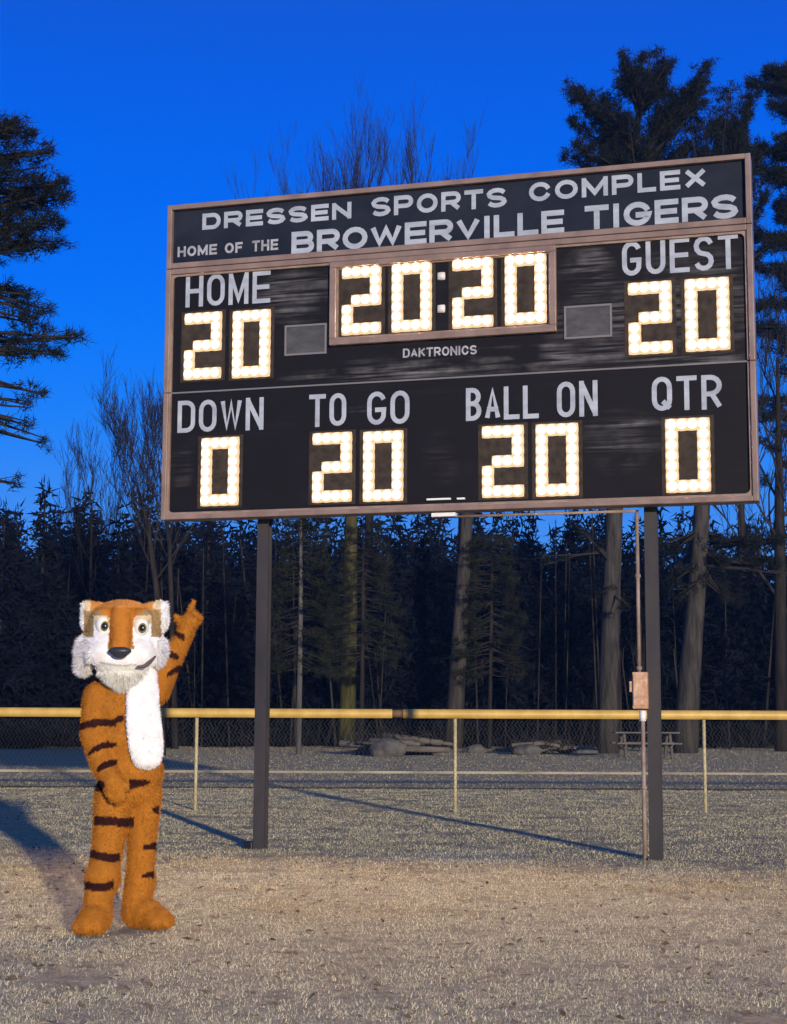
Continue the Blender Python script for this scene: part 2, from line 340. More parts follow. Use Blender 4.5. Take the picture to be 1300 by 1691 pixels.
# --- lettering: stroke alphabet
def arc(cx, cy, rx, ry, a0, a1, n=9):
    return [(cx+rx*math.cos(R(a0+(a1-a0)*i/(n-1))), cy+ry*math.sin(R(a0+(a1-a0)*i/(n-1)))) for i in range(n)]
def glyph(ch, a, b, k):
    ry = min(b/2, a/2*k); rx = a/2; T, B = b-ry, ry; m = b*.5
    def bowl(y0, y1, w=1.0):
        r = (y1-y0)/2; q = min(r*1.15, a*w*.6)
        return [(0, y1), (a*w-q, y1)]+arc(a*w-q, (y0+y1)/2, q, r, 90, -90)[1:-1]+[(a*w-q, y0), (0, y0)]
    G = {
     'O': [(arc(rx, T, rx, ry, 180, 0)+arc(rx, B, rx, ry, 0, -180), True)],
     'C': [(arc(rx, T, rx, ry, 18, 180)+arc(rx, B, rx, ry, 180, 342), False)],
     'G': [(arc(rx, T, rx, ry, 18, 180)+arc(rx, B, rx, ry, 180, 340)+[(a, b*.44), (a*.55, b*.44)], False)],
     'D': [([(0, 0), (0, b), (a-min(rx, ry), b)]+arc(a-min(rx, ry), b-min(rx, ry)*(1 if k < 2 else 1), min(rx, ry), min(rx, ry), 90, 0)[1:]+arc(a-min(rx, ry), min(rx, ry), min(rx, ry), min(rx, ry), 0, -90)[:-1]+[(a-min(rx, ry), 0)], True)],
     'U': [([(0, b)]+arc(rx, B, rx, ry, 180, 360)+[(a, b)], False)],
     'S': [(arc(rx, b*.745, rx, b*.255, 15, 270)[:]+arc(rx, b*.245, rx, b*.245, 90, -165)[1:], False)],
     'I': [([(a/2, 0), (a/2, b)], False)], 'L': [([(0, b), (0, 0), (a, 0)], False)],
     'E': [([(a, b), (0, b), (0, 0), (a, 0)], False), ([(0, m), (a*.92, m)], False)],
     'F': [([(a, b), (0, b), (0, 0)], False), ([(0, m), (a*.85, m)], False)],
     'H': [([(0, 0), (0, b)], False), ([(a, 0), (a, b)], False), ([(0, m), (a, m)], False)],
     'T': [([(0, b), (a, b)], False), ([(rx, b), (rx, 0)], False)],
     'N': [([(0, 0), (0, b)], False), ([(a, 0), (a, b)], False), ([(0, b), (a, 0)], False)],
     'M': [([(0, 0), (0, b)], False), ([(a, 0), (a, b)], False), ([(0, b), (rx, b*.12), (a, b)], False)],
     'W': [([(0, b), (a*.25, 0), (rx, b*.9), (a*.75, 0), (a, b)], False)],
     'V': [([(0, b), (rx, 0), (a, b)], False)], 'X': [([(0, 0), (a, b)], False), ([(0, b), (a, 0)], False)],
     'A': [([(0, 0), (rx, b), (a, 0)], False), ([(a*.2, b*.3), (a*.8, b*.3)], False)],
     'K': [([(0, 0), (0, b)], False), ([(a, b), (a*.1, m)], False), ([(a*.3, b*.6), (a, 0)], False)],
     'P': [([(0, 0), (0, b)], False), (bowl(b*.44, b), False)],
     'R': [([(0, 0), (0, b)], False), (bowl(b*.44, b), False), ([(a*.5, b*.44), (a, 0)], False)],
     'B': [([(0, 0), (0, b)], False), (bowl(b*.52, b, .94), False), (bowl(0, b*.52), False)],
    }
    G['Q'] = G['O']+[([(a*.55, b*.24), (a*1.02, 0)], False)]
    return G[ch]
def ribbon(mb, pts, t, closed, place, dep, clip=None):
    P = [Vector(p) for p in pts]; Q = [P[0]]
    for p in P[1:]:
        if (p-Q[-1]).length > 1e-5: Q.append(p)
    if closed and (Q[0]-Q[-1]).length < 1e-5: Q.pop()
    n = len(Q); Vs = []
    vert = not closed and len(Q) == 2
    for i in range(n):
        a = Q[i-1] if (i > 0 or closed) else None; c = Q[(i+1) % n] if (i < n-1 or closed) else None
        d1 = (Q[i]-a).normalized() if a is not None else None; d2 = (c-Q[i]).normalized() if c is not None else None
        if d1 is None: d1 = d2; ext = -t/2
        elif d2 is None: d2 = d1; ext = t/2
        else: ext = 0
        n1, n2 = Vector((-d1.y, d1.x)), Vector((-d2.y, d2.x)); mm = (n1+n2)
        mm = mm.normalized() if mm.length > 1e-4 else n1
        s_ = 1/max(.45, mm.dot(n1)); p = Q[i]
        if ext:
            if abs(d1.x) > .1 and abs(d1.y) > .1: ext = 0
            p = Q[i]+d1*ext
        Vs += [p+mm*t/2*s_, p-mm*t/2*s_]
    if clip:
        for v in Vs: v.y = min(max(v.y, clip[0]), clip[1])
    F = [(2*i, 2*i+1, 2*((i+1) % n)+1, 2*((i+1) % n)) for i in range(n if closed else n-1)]
    mb.add([place(v.x, v.y, dep) for v in Vs], F)
WID = {'I': .32, 'M': 1.22, 'W': 1.35, 'T': .95, 'E': .92, 'L': .85, 'F': .88, 'O': 1.08, 'G': 1.08, 'Q': 1.08, 'C': 1.05}
def word(text, u0, v0, u1, v1, h, t, k, gap=.18, m='letter', cond=False, name='letter'):
    """one part per letter, from (u0, v0) to (u1, v1) along the baseline"""
    wd = [{'I': .32, 'M': 1.12, 'W': 1.2}.get(c, 1.0) if cond else WID.get(c, 1.0) for c in text]
    unit = (u1-u0)/(sum(wd)+gap*(len(text)-1)); x = u0
    for c, w in zip(text, wd):
        lw = w*unit; vb = v0+(v1-v0)*(x-u0)/(u1-u0)
        b = MB(); a_, b_ = lw-t, h-t
        if c == 'I': a_ = 0.0; x0 = x+lw/2
        else: x0 = x+t/2
        for i, (pts, cl) in enumerate(glyph(c, a_, b_, k)):
            ribbon(b, pts, t, cl, lambda X, Y, D, x0=x0, vb=vb: (x0+X, -.008-D, vb+t/2+Y), i*.0006, (-t/2, b_+t/2))
        o = b.build(name, M[m], sb); o.location.z = ZB
        x += lw+gap*unit
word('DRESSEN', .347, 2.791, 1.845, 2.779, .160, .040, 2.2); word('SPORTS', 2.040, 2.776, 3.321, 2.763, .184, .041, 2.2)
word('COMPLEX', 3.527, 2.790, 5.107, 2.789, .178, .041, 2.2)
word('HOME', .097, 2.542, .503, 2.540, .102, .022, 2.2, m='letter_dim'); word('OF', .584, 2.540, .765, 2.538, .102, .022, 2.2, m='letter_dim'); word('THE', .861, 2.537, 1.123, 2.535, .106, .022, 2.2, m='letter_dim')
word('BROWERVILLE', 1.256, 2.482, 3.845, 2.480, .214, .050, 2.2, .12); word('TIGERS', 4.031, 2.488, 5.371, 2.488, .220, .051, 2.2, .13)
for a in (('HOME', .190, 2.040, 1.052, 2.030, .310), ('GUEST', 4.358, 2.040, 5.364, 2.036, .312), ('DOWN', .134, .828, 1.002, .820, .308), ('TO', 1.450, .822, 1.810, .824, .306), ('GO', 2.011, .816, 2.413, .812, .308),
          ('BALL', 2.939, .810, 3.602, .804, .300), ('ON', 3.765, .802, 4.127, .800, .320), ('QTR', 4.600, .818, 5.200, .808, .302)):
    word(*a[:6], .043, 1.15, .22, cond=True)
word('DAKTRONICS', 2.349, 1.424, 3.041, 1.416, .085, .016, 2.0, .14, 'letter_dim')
# --- digits: 4 x 7 bulb cells
def dome(w, dep, n=10, rings=3):
    V = []; F = []
    for j in range(rings):
        a = j/rings*math.pi/2; rr = math.cos(a); zz = math.sin(a)
        for i in range(n*2):
            th = 2*math.pi*(i+.5)/(n*2); cx, sy = math.cos(th), math.sin(th); q = (abs(cx)**9+abs(sy)**9)**(-1/9)
            V.append((w/2*rr*cx*q, -dep*zz, w/2*rr*sy*q))
    V.append((0, -dep, 0)); m_ = n*2
    for j in range(rings-1):
        for i in range(m_): F.append((j*m_+i, j*m_+(i+1) % m_, (j+1)*m_+(i+1) % m_, (j+1)*m_+i))
    for i in range(m_): F.append(((rings-1)*m_+i, (rings-1)*m_+(i+1) % m_, rings*m_))
    return V, F
dv, df = dome(.112, .042, 6, 5)
bulb_me = bpy.data.meshes.new('bulb'); bulb_me.from_pydata(dv, [], df); bulb_me.materials.append(M['bulb'])
PX, PZ = .0905, .0895
SH = {'2': ['1111', '0001', '0001', '0111', '1000', '1000', '1111'], '0': ['1111']+['1001']*5+['1111']}
sv, sf = dome(.030, .012, 4, 2)
def digit(ch, uc, v0):
    """uc = centre, v0 = bottom of the lowest lamps"""
    b = MB(); lit = []
    for r, row in enumerate(SH[ch]):
        for c, k in enumerate(row):
            X, Z = uc+(c-1.5)*PX, v0+.062+(6-r)*PZ
            if k == '1': lit.append((X, Z))
    b.box(uc-.225, uc+.225, -.006, -.001, v0-.012, v0+.672)  # added backing plate, its brown imitates the bulbs' glow on the black panel
    d = b.build('digit', M['halo_plate'], sb); d.location.z = ZB
    for X, Z in lit:
        o = bpy.data.objects.new('bulb', bulb_me); COL.objects.link(o); o.parent = d; o.location = (X, -.0065, Z)
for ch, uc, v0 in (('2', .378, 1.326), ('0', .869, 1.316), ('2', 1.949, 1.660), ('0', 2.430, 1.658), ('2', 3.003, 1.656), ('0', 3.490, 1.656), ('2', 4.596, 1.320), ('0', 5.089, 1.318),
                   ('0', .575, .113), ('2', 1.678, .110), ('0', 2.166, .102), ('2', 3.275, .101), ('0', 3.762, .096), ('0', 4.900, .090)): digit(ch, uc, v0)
for v in (2.165, 1.860):
    V, F = dome(.075, .03, 6, 3); b = MB(); b.add([(2.708+p[0], p[1]-.002, v+p[2]) for p in V], F); o = b.build('colon_lamp', M['bulb_dim'], sb, True); o.location.z = ZB
# --- posts (H section), conduit, box
def hpost(u):
    b = MB(); w = .055; y0 = TH+.034
    b.box(u-w, u+w, y0, y0+.016, -.3, ZB+BH-.15); b.box(u-w, u+w, y0+.090, y0+.102, -.3, ZB+BH-.15); b.box(u-.007, u+.007, y0+.016, y0+.090, -.3, ZB+BH-.15)
    return b.build('post', M['steel'], sb)
hpost(.935); hpost(4.545)
b = MB(); b.box(.79, .875, TH+.03, TH+.12, -.05, .07); b.build('foot_block', M['black'], sb, bevel=.01)  # plain dark block beside the foot of the left post
for u in (.935, 4.535):
    for v in (.25, 1.3, 2.3):
        b = MB(); b.box(u-.13, u+.13, TH+.20+.003, TH+.21+.012, ZB+v, ZB+v+.06); b.build('bracket', M['galv'], sb)
b = MB(); yc = TH+.02
b.tube([(4.43, yc, 1.56), (4.43, yc, ZB-.02)], .016, 10); cdt = b.build('conduit', M['galv'], sb, True)
for z in (2.42, 1.62): b = MB(); b.tube([(4.43, yc, z), (4.43, yc, z+.03)], .026, 10); b.build('coupling', M['galv'], cdt, True)
b = MB(); b.tube([(4.455, yc, -.05), (4.455, yc, 1.20)], .018, 10); cd2 = b.build('conduit', M['galv'], sb, True)
for z, m_, hh in ((1.18, 'pvc', .09), (.60, 'galv', .03)): b = MB(); b.tube([(4.455, yc, z), (4.455, yc, z+hh)], .028, 10); b.build('coupling', M[m_], cd2, True)
b = MB(); b.box(4.375, 4.505, yc-.055, yc+.03, 1.285, 1.60); bx = b.build('disconnect_box', M['box'], sb, bevel=.008)
b = MB(); b.box(4.385, 4.495, yc-.066, yc-.056, 1.31, 1.575); b.build('door', M['box'], bx, bevel=.003)
b = MB(); b.box(4.35, 4.374, yc-.04, yc-.015, 1.43, 1.52); b.build('handle', M['box'], bx)
b = MB(); b.tube([(2.62, TH-.05, ZB-.035), (4.43, TH-.05, ZB-.035)], .013, 8); b.build('conduit', M['galv'], sb, True)
b = MB(); b.box(2.62, 2.84, -.01, .05, ZB-.045, ZB-.012); b.build('nameplate', M['pvc'], sb)
# dark clump at the foot of the left post
V = []; F = []
# ------------------------------------------------------------------ fence
FY = 20.6
fn = empty('fence', (0, FY, 0)); tag(fn, 'chain link fence with yellow capped top rail behind the scoreboard', 'fence')
P0, P1 = -13.0, 13.0
def capseg(x0, x1):
    b = MB(); pts = []
    prof = [(.058*math.cos(R(a)), .062*math.sin(R(a))) for a in np.linspace(-62, 242, 16)]
    V = [(x, p[0], 1.235+p[1]) for x in (x0, x1) for p in prof]; n = len(prof)
    b.add(V, [(i, i+1, n+i+1, n+i) for i in range(n-1)])
    return b
joints = [P0, .065, P1]
for i in range(len(joints)-1):
    capseg(joints[i]+.07, joints[i+1]-.07).build('top_cap', M['cap'], fn, True)
for j in joints[1:-1]:
    b = MB(); b.tube([(j-.072, 0, 1.238), (j+.072, 0, 1.238)], .050, 14); b.build('cap_coupling', M['cap_joint'], fn, True)
b = MB(); b.tube([(P0, 0, 1.215), (P1, 0, 1.215)], .020, 8); b.build('top_rail', M['wire'], fn, True)
for px in (325, 752, 1163): pass
xpost = [(at(px, 1179, FY)).x for px in (325, 752, 1163)]
sp = (xpost[2]-xpost[0])/2
for x in [xpost[0]-3*sp, xpost[0]-2*sp, xpost[0]-sp, *xpost, xpost[2]+sp, xpost[2]+2*sp]:
    b = MB(); b.tube([(x, .035, -.1), (x, .035, 1.20)], .022, 10); b.build('post', M['fpost'], fn, True)
# woven wires as thin zigzags
st = .052; hw = 1.10; nz = int(hw/st); V = []; F = []; r = .0016
for k in range(int((P1-P0)/st)):
    x0 = P0+k*st
    for q in range(nz):
        sgn = 1 if (q % 2 == 0) else -1
        xa, xb = (x0, x0+st) if sgn > 0 else (x0+st, x0)
        z0, z1 = .06+q*st, .06+(q+1)*st; n = len(V); yo = .004 if sgn > 0 else -.004
        V += [(xa-r, yo, z0), (xa+r, yo, z0), (xb+r, yo, z1), (xb-r, yo, z1)]; F.append((n, n+1, n+2, n+3))
wm = link('chain_link_mesh', mesh_np(V, F), M['wire'], fn); wm['kind'] = 'stuff'
# ------------------------------------------------------------------ person in tiger costume
MY = 9.5
def ico(bm, c, r, rot=None, sub=3):
    m_ = Matrix.Translation(Vector(c)) @ (rot.to_4x4() if rot else Matrix()) @ Matrix.Diagonal((*(r if hasattr(r, '__len__') else (r, r, r)), 1))
    bmesh.ops.create_icosphere(bm, subdivisions=sub, radius=1, matrix=m_)
def capsule(bm, a, b_, ra, rb, n=14):
    a, b_ = Vector(a), Vector(b_); L = (b_-a).length; k = max(3, int(L/.02))
    for i in range(k+1):
        t = i/k; ico(bm, a.lerp(b_, t), ra+(rb-ra)*t, sub=2)
def remeshed(bm, voxel, smooth=4):
    me = bpy.data.meshes.new('tmp'); bm.to_mesh(me); bm.free(); o = bpy.data.objects.new('tmp', me); COL.objects.link(o)
    md = o.modifiers.new('r', 'REMESH'); md.mode = 'VOXEL'; md.voxel_size = voxel; md.use_smooth_shade = True
    sm = o.modifiers.new('s', 'SMOOTH'); sm.iterations = smooth; sm.factor = .6
    dg = bpy.context.evaluated_depsgraph_get(); res = bpy.data.meshes.new_from_object(o.evaluated_get(dg))
    bpy.data.objects.remove(o); return res
ORANGE, DARK, WHITE, CREAM, OLIVE = (.40, .155, .022), (.035, .011, .010), (.84, .84, .86), (.72, .60, .42), (.36, .25, .12)
def pxof(P):
    q = Vector(P)-CAM; z = q.dot(FWD); return (IW/2+FPX*q.dot(CR)/z, IH/2-FPX*q.dot(CU)/z)
def tint(me, fn_):
    a = me.color_attributes.new('tint', 'FLOAT_COLOR', 'POINT'); c = np.ones((len(me.vertices), 4), dtype=np.float32)
    nn = me.vertex_normals
    for i, v in enumerate(me.vertices): c[i, :3] = fn_(v.co, Vector(nn[i].vector))
    a.data.foreach_set('color', c.ravel())
def fur(me, n, length, droop, fn_, seed=3, wd=.0022):
    g = np.random.default_rng(seed); me.calc_loop_triangles()
    vs = np.array([v.co[:] for v in me.vertices]); nn = np.array([x.vector[:] for x in me.vertex_normals]); T = np.array([t.vertices[:] for t in me.loop_triangles])
    A = np.linalg.norm(np.cross(vs[T[:, 1]]-vs[T[:, 0]], vs[T[:, 2]]-vs[T[:, 0]]), axis=1); k = g.choice(len(T), n, p=A/A.sum())
    w = g.dirichlet((1, 1, 1), n)[:, :, None]; P = (vs[T[k]]*w).sum(1); Nn = (nn[T[k]]*w).sum(1); Nn /= np.linalg.norm(Nn, axis=1)[:, None]+1e-9
    D = Nn*.75+np.array([0, 0, -droop])+g.normal(0, .28, (n, 3)); D /= np.linalg.norm(D, axis=1)[:, None]
    Lh = np.array([length(Vector(p)) for p in P])*(.6+.7*g.random(n)); side = np.cross(D, g.normal(0, 1, (n, 3))); side /= np.linalg.norm(side, axis=1)[:, None]
    base = P-Nn*.003; V = np.stack([base-side*wd, base+side*wd, base+D*Lh[:, None]], 1).reshape(-1, 3)
    c = np.array([fn_(Vector(p), Vector(q)) for p, q in zip(P, Nn)])*(.8+.4*g.random(n))[:, None]
    return mesh_np(V, np.arange(3*n).reshape(-1, 3), np.repeat(c, 3, 0))
ps = empty('person', (at(200, 1180, MY).x, MY, 0)); PO = Vector(ps.location)
tag(ps, 'person in furry orange striped tiger costume standing left of the scoreboard, one arm raised', 'person')
bm = bmesh.new()
A = lambda x, y, Y=MY: at(x, y, Y)-PO
FYAW = R(22)            # body turned a little to the right of the picture
rotb = Matrix.Rotation(FYAW, 3, 'Z')
ico(bm, A(208, 1175), (.195, .155, .20), rotb); ico(bm, A(212, 1225), (.205, .175, .20), rotb); ico(bm, A(216, 1275), (.195, .165, .15), rotb); ico(bm, A(214, 1305), (.185, .150, .12), rotb)
capsule(bm, A(205, 1140), A(203, 1100), .12, .11)
# legs
LF, RF = 9.22, 9.46
capsule(bm, A(190, 1312, 9.46), A(178, 1400, 9.40), .122, .092); capsule(bm, A(178, 1400, 9.40), A(162, 1488, 9.28), .094, .084)
capsule(bm, A(238, 1310, 9.52), A(234, 1400, 9.52), .108, .082); capsule(bm, A(234, 1400, 9.52), A(229, 1490, 9.52), .084, .082)
ico(bm, A(170, 1448, 9.33), (.102, .10, .12)); ico(bm, A(232, 1455, 9.52), (.090, .09, .12))
# feet: heel, instep, toes on the ground
def foot(x, Y, ang, ln=.30):
    d = Vector((math.sin(ang), -math.cos(ang), 0)); rt = Matrix.Rotation(ang, 3, 'Z'); c = Vector((x, Y, 0))-PO
    ico(bm, c+Vector((0, 0, .075)), (.080, .095, .080), rt); ico(bm, c+d*ln*.30+Vector((0, 0, .080)), (.085, .11, .085), rt); ico(bm, c+d*ln*.62+Vector((0, 0, .060)), (.090, .085, .062), rt)
    s_ = Vector((d.y, -d.x, 0))
    for k in (-.058, 0, .058): ico(bm, c+d*(ln*.90-abs(k)*.3)+s_*k+Vector((0, 0, .042)), (.034, .043, .042), rt, 2)
    capsule(bm, c+Vector((0, 0, .08)), c+Vector((0, 0, .20)), .086, .082)
foot(at(161, 1500, 9.25).x, 9.27, R(-12), .17); foot(at(227, 1500, 9.52).x, 9.50, R(58), .23)
# hanging arm (bent, paw at the hip)
capsule(bm, A(163, 1152, 9.46), A(157, 1212, 9.42), .095, .088); capsule(bm, A(157, 1212, 9.42), A(172, 1268, 9.34), .086, .072); capsule(bm, A(172, 1268, 9.34), A(186, 1290, 9.27), .070, .062)
hc = A(190, 1299, 9.25); ico(bm, hc, (.066, .045, .062))
for i, (dx, dz, l) in enumerate(((-.036, -.030, .050), (-.010, -.042, .060), (.017, -.042, .058), (.042, -.030, .046))):
    p = hc+Vector((dx, -.01, dz)); q = p+Vector((.012, -.006, -l*.55)); capsule(bm, p, q, .020, .018); capsule(bm, q, q+Vector((.008, .022, -.014)), .018, .016)
capsule(bm, hc+Vector((.045, -.01, .02)), hc+Vector((.088, -.015, -.012)), .021, .017)
# raised arm
capsule(bm, A(256, 1140, 9.50), A(279, 1098, 9.54), .092, .068); capsule(bm, A(279, 1098, 9.54), A(306, 1045, 9.56), .067, .054)
hh = A(311, 1029, 9.56); ax = (A(311, 1029, 9.56)-A(300, 1055, 9.56)).normalized(); sd = Vector((ax.z, 0, -ax.x))
ico(bm, hh, (.058, .042, .058))
for i, (o_, l, up) in enumerate(((-.020, .088, 1), (.008, .048, .55), (.032, .042, .5), (.052, .034, .4))):
    p = hh+sd*o_+ax*.035; q = p+ax*l*.6+(Vector((0, 0, .0))); capsule(bm, p, q, .021, .019)
    e2 = q+(ax*l*.5 if i == 0 else ax*.010+Vector((0, -.03, -.004))); capsule(bm, q, e2, .019, .016)
capsule(bm, hh-sd*.045-ax*.015, hh-sd*.088+ax*.012, .022, .017)
body_me = remeshed(bm, .0105, 5)
# stripes: (centre, half width across the limb, half thickness, slope, bend) seen from the front
STR = [  # x0, x1, y at x0, y at x1, bend, half thickness, back wrap
 (128, 192, 1200, 1194, -3, 5.0), (188, 206, 1192, 1184, -1, 4.5), (146, 192, 1245, 1230, -6, 4.5), (160, 194, 1271, 1258, -2, 5), (155, 173, 1297, 1298, 0, 7),
 (213, 248, 1295, 1291, 0, 7.5), (156, 222, 1355, 1357, 1, 6.0), (149, 198, 1408, 1415, 4, 5.5), (137, 188, 1458, 1459, 7, 5.5), (252, 262, 1337, 1336, 0, 5), (237, 258, 1399, 1396, 0, 5), (234, 254, 1447, 1444, 0, 5),
 (262, 296, 1068, 1086, 2, 5.0), (288, 306, 1043, 1053, 2, 5.0), (276, 300, 1115, 1100, 0, 4)]
def bodycol(P, n):
    x, y = pxof(P+PO)
    for x0, x1, ya, yb, bend, hw_ in STR:
        if x0 <= x <= x1:
            t = (x-x0)/(x1-x0); yc_ = ya+(yb-ya)*t+bend*4*t*(1-t)
            hw_ = hw_*1.28
            if x0 == 213: hwq = hw_*(1-.75*t)
            elif x1 in (258, 254, 262): hwq = hw_*(.5+.5*t)
            elif x0 in (128, 156, 149, 137): hwq = hw_
            else: hwq = hw_*(.35+.65*math.sqrt(max(0, 1-abs(2*t-1)**2)))
            if abs(y-yc_+noise.noise(Vector((x*.15, y*.15, 0)))*1.5) < hwq: return DARK
    if n.y > .35 and y < 1480:      # stripes carried on round the back
        z = P.z+.06*math.sin(P.x*9)
        if (z*6.2) % 1 < .22 and abs(P.x) > .05: return DARK
    return ORANGE
tint(body_me, bodycol)
body = link('costume_suit', body_me, M['fur'], ps)
fo = link('suit_fur', fur(body_me, 60000, lambda p: .017, .55, bodycol), M['fur'], body); fo['kind'] = 'stuff'
# white chest panel
bm = bmesh.new()
def front(x, y, off=0):     # front surface of the torso at photo position
    return A(x, y, MY-off)
prs = [(236, 1112, .150, 25), (236, 1138, .160, 28), (236, 1165, .185, 29), (238, 1195, .205, 31), (241, 1225, .205, 31), (243, 1248, .185, 27)]
for i in range(len(prs)-1):
    a0, a1 = prs[i], prs[i+1]
    for k in range(5):
        t = k/4; x = a0[0]+(a1[0]-a0[0])*t; y = a0[1]+(a1[1]-a0[1])*t; of = a0[2]+(a1[2]-a0[2])*t; w = (a0[3]+(a1[3]-a0[3])*t)*.00361
        ico(bm, A(x, y, MY-of*.82), (w, .045, .05), Matrix.Rotation(R(25), 3, 'Z'), 2)
ico(bm, A(243, 1252, MY-.145), (.088, .05, .065), Matrix.Rotation(R(25), 3, 'Z'), 3)
bib_me = remeshed(bm, .010, 6); wcol = lambda P, n: WHITE
tint(bib_me, wcol); bib = link('chest_panel', bib_me, M['fur'], ps)
o = link('chest_fur', fur(bib_me, 9000, lambda p: .013, .6, wcol, 8), M['fur'], bib); o['kind'] = 'stuff'
# head: turned a little to the right of the picture
bm = bmesh.new(); HY = 9.42
hrot = Matrix.Rotation(R(8), 3, 'Z')
ico(bm, A(203, 1043, HY), (.205, .185, .185), hrot); ico(bm, A(203, 1028, HY), (.200, .165, .135), hrot)
ico(bm, A(202, 1068, HY-.02), (.228, .185, .145), hrot); ico(bm, A(146, 1076, HY+.02), (.070, .10, .115)); ico(bm, A(256, 1072, HY), (.066, .10, .105)); ico(bm, A(137, 1100, HY+.03), (.042, .07, .05))
ico(bm, A(203, 1098, HY-.06), (.165, .14, .085)); ico(bm, A(204, 1114, HY-.07), (.115, .11, .065)); ico(bm, A(205, 1126, HY-.07), (.065, .08, .045))
ico(bm, A(180, 1078, HY-.13), (.125, .095, .095)); ico(bm, A(222, 1079, HY-.125), (.125, .095, .095)); ico(bm, A(201, 1088, HY-.12), (.14, .105, .095))
capsule(bm, A(201, 1012, HY-.135), A(199, 1066, HY-.235), .062, .058)
ico(bm, A(172, 1016, HY-.11), (.065, .06, .05)); ico(bm, A(233, 1018, HY-.11), (.065, .06, .05))
for ex, s_ in ((148, -1), (265, 1)):     # ears
    ico(bm, A(ex, 1018, HY+.02), (.050, .05, .095), Matrix.Rotation(R(-6*s_), 3, 'Y')); ico(bm, A(ex+s_*2, 1002, HY+.02), (.042, .035, .038)); ico(bm, A(ex-s_*14, 1003, HY+.02), (.050, .04, .035))
head_me = remeshed(bm, .009, 5)
def headcol(P, n):
    x, y = pxof(P+PO); yy = P.y+PO.y
    if yy > HY+.06:
        return ORANGE if abs(P.z-A(203, 1043).z) < .16 and (int((P.z)*18) % 3) else (WHITE if y > 1060 else DARK)
    c = 201-(y-1000)*.02
    j = noise.noise(Vector((x*.2, y*.2, 1)))*2.5
    if y < 1069 and abs(x-c+j) < (20 if y > 1020 else 22+(1020-y)*1.2): return (.50, .19, .03) if y > 1003 else (.62, .27, .07)
    if y > 1066 and y < 1072 and abs(x-c) < 22: return (.33, .22, .06)
    if x < 139+j*.6 or x > 266+j*.6: return WHITE if y < 1060 else (.76, .76, .80)
    if y < 1052 and (abs(x-172) > 17 or y < 1016) and (abs(x-233) > 17 or y < 1016): return OLIVE if y > 1004+j*1.5+abs(x-202)*.06 else ((.55, .26, .07) if abs(x-202) < 52 else CREAM)
    if y < 1030 and y > 1010: return CREAM
    if abs(y-(1099-abs(x-203)**2*.004)) < 1.6 and 165 < x < 225: return (.52, .52, .52)
    return WHITE if y < 1098 else (.78, .78, .74)
tint(head_me, headcol); head = link('costume_head', head_me, M['fur'], ps)
def hlen(p):
    x, y = pxof(p+PO); return .032 if y > 1055 and (x < 150 or x > 258 or y > 1108) else (.010 if abs(x-202) < 55 else .018)
o = link('head_fur', fur(head_me, 34000, hlen, .5, headcol, 4), M['fur'], head); o['kind'] = 'stuff'
def blob(name, c, r, m, parent, rot=None):
    bm = bmesh.new(); ico(bm, c, r, rot, 3); me = bpy.data.meshes.new(name); bm.to_mesh(me); bm.free(); me.polygons.foreach_set('use_smooth', [True]*len(me.polygons)); return link(name, me, m, parent)
for ex, ey in ((171, 1032), (233, 1035)):
    e_ = blob('eye', A(ex, ey, HY-.135), (.046, .045, .056), M['eye_white'], head)
    blob('iris', A(ex+2, ey+2, HY-.171), (.026, .014, .030), M['iris'], e_); blob('pupil', A(ex+2, ey+2, HY-.181), (.017, .009, .020), M['black'], e_)
nb = bmesh.new(); ico(nb, A(198, 1075, HY-.275), (.070, .035, .026)); ico(nb, A(198, 1081, HY-.270), (.045, .03, .022))
nm = remeshed(nb, .006, 4); link('nose', nm, M['nose'], head)
b = MB(); b.tube([A(226, 1101, HY-.235), A(238, 1100, HY-.215), A(248, 1093, HY-.185), A(257, 1084, HY-.150)], [.005, .010, .012, .006], 8); b.build('mouth', M['mouth'], head, True)
pass
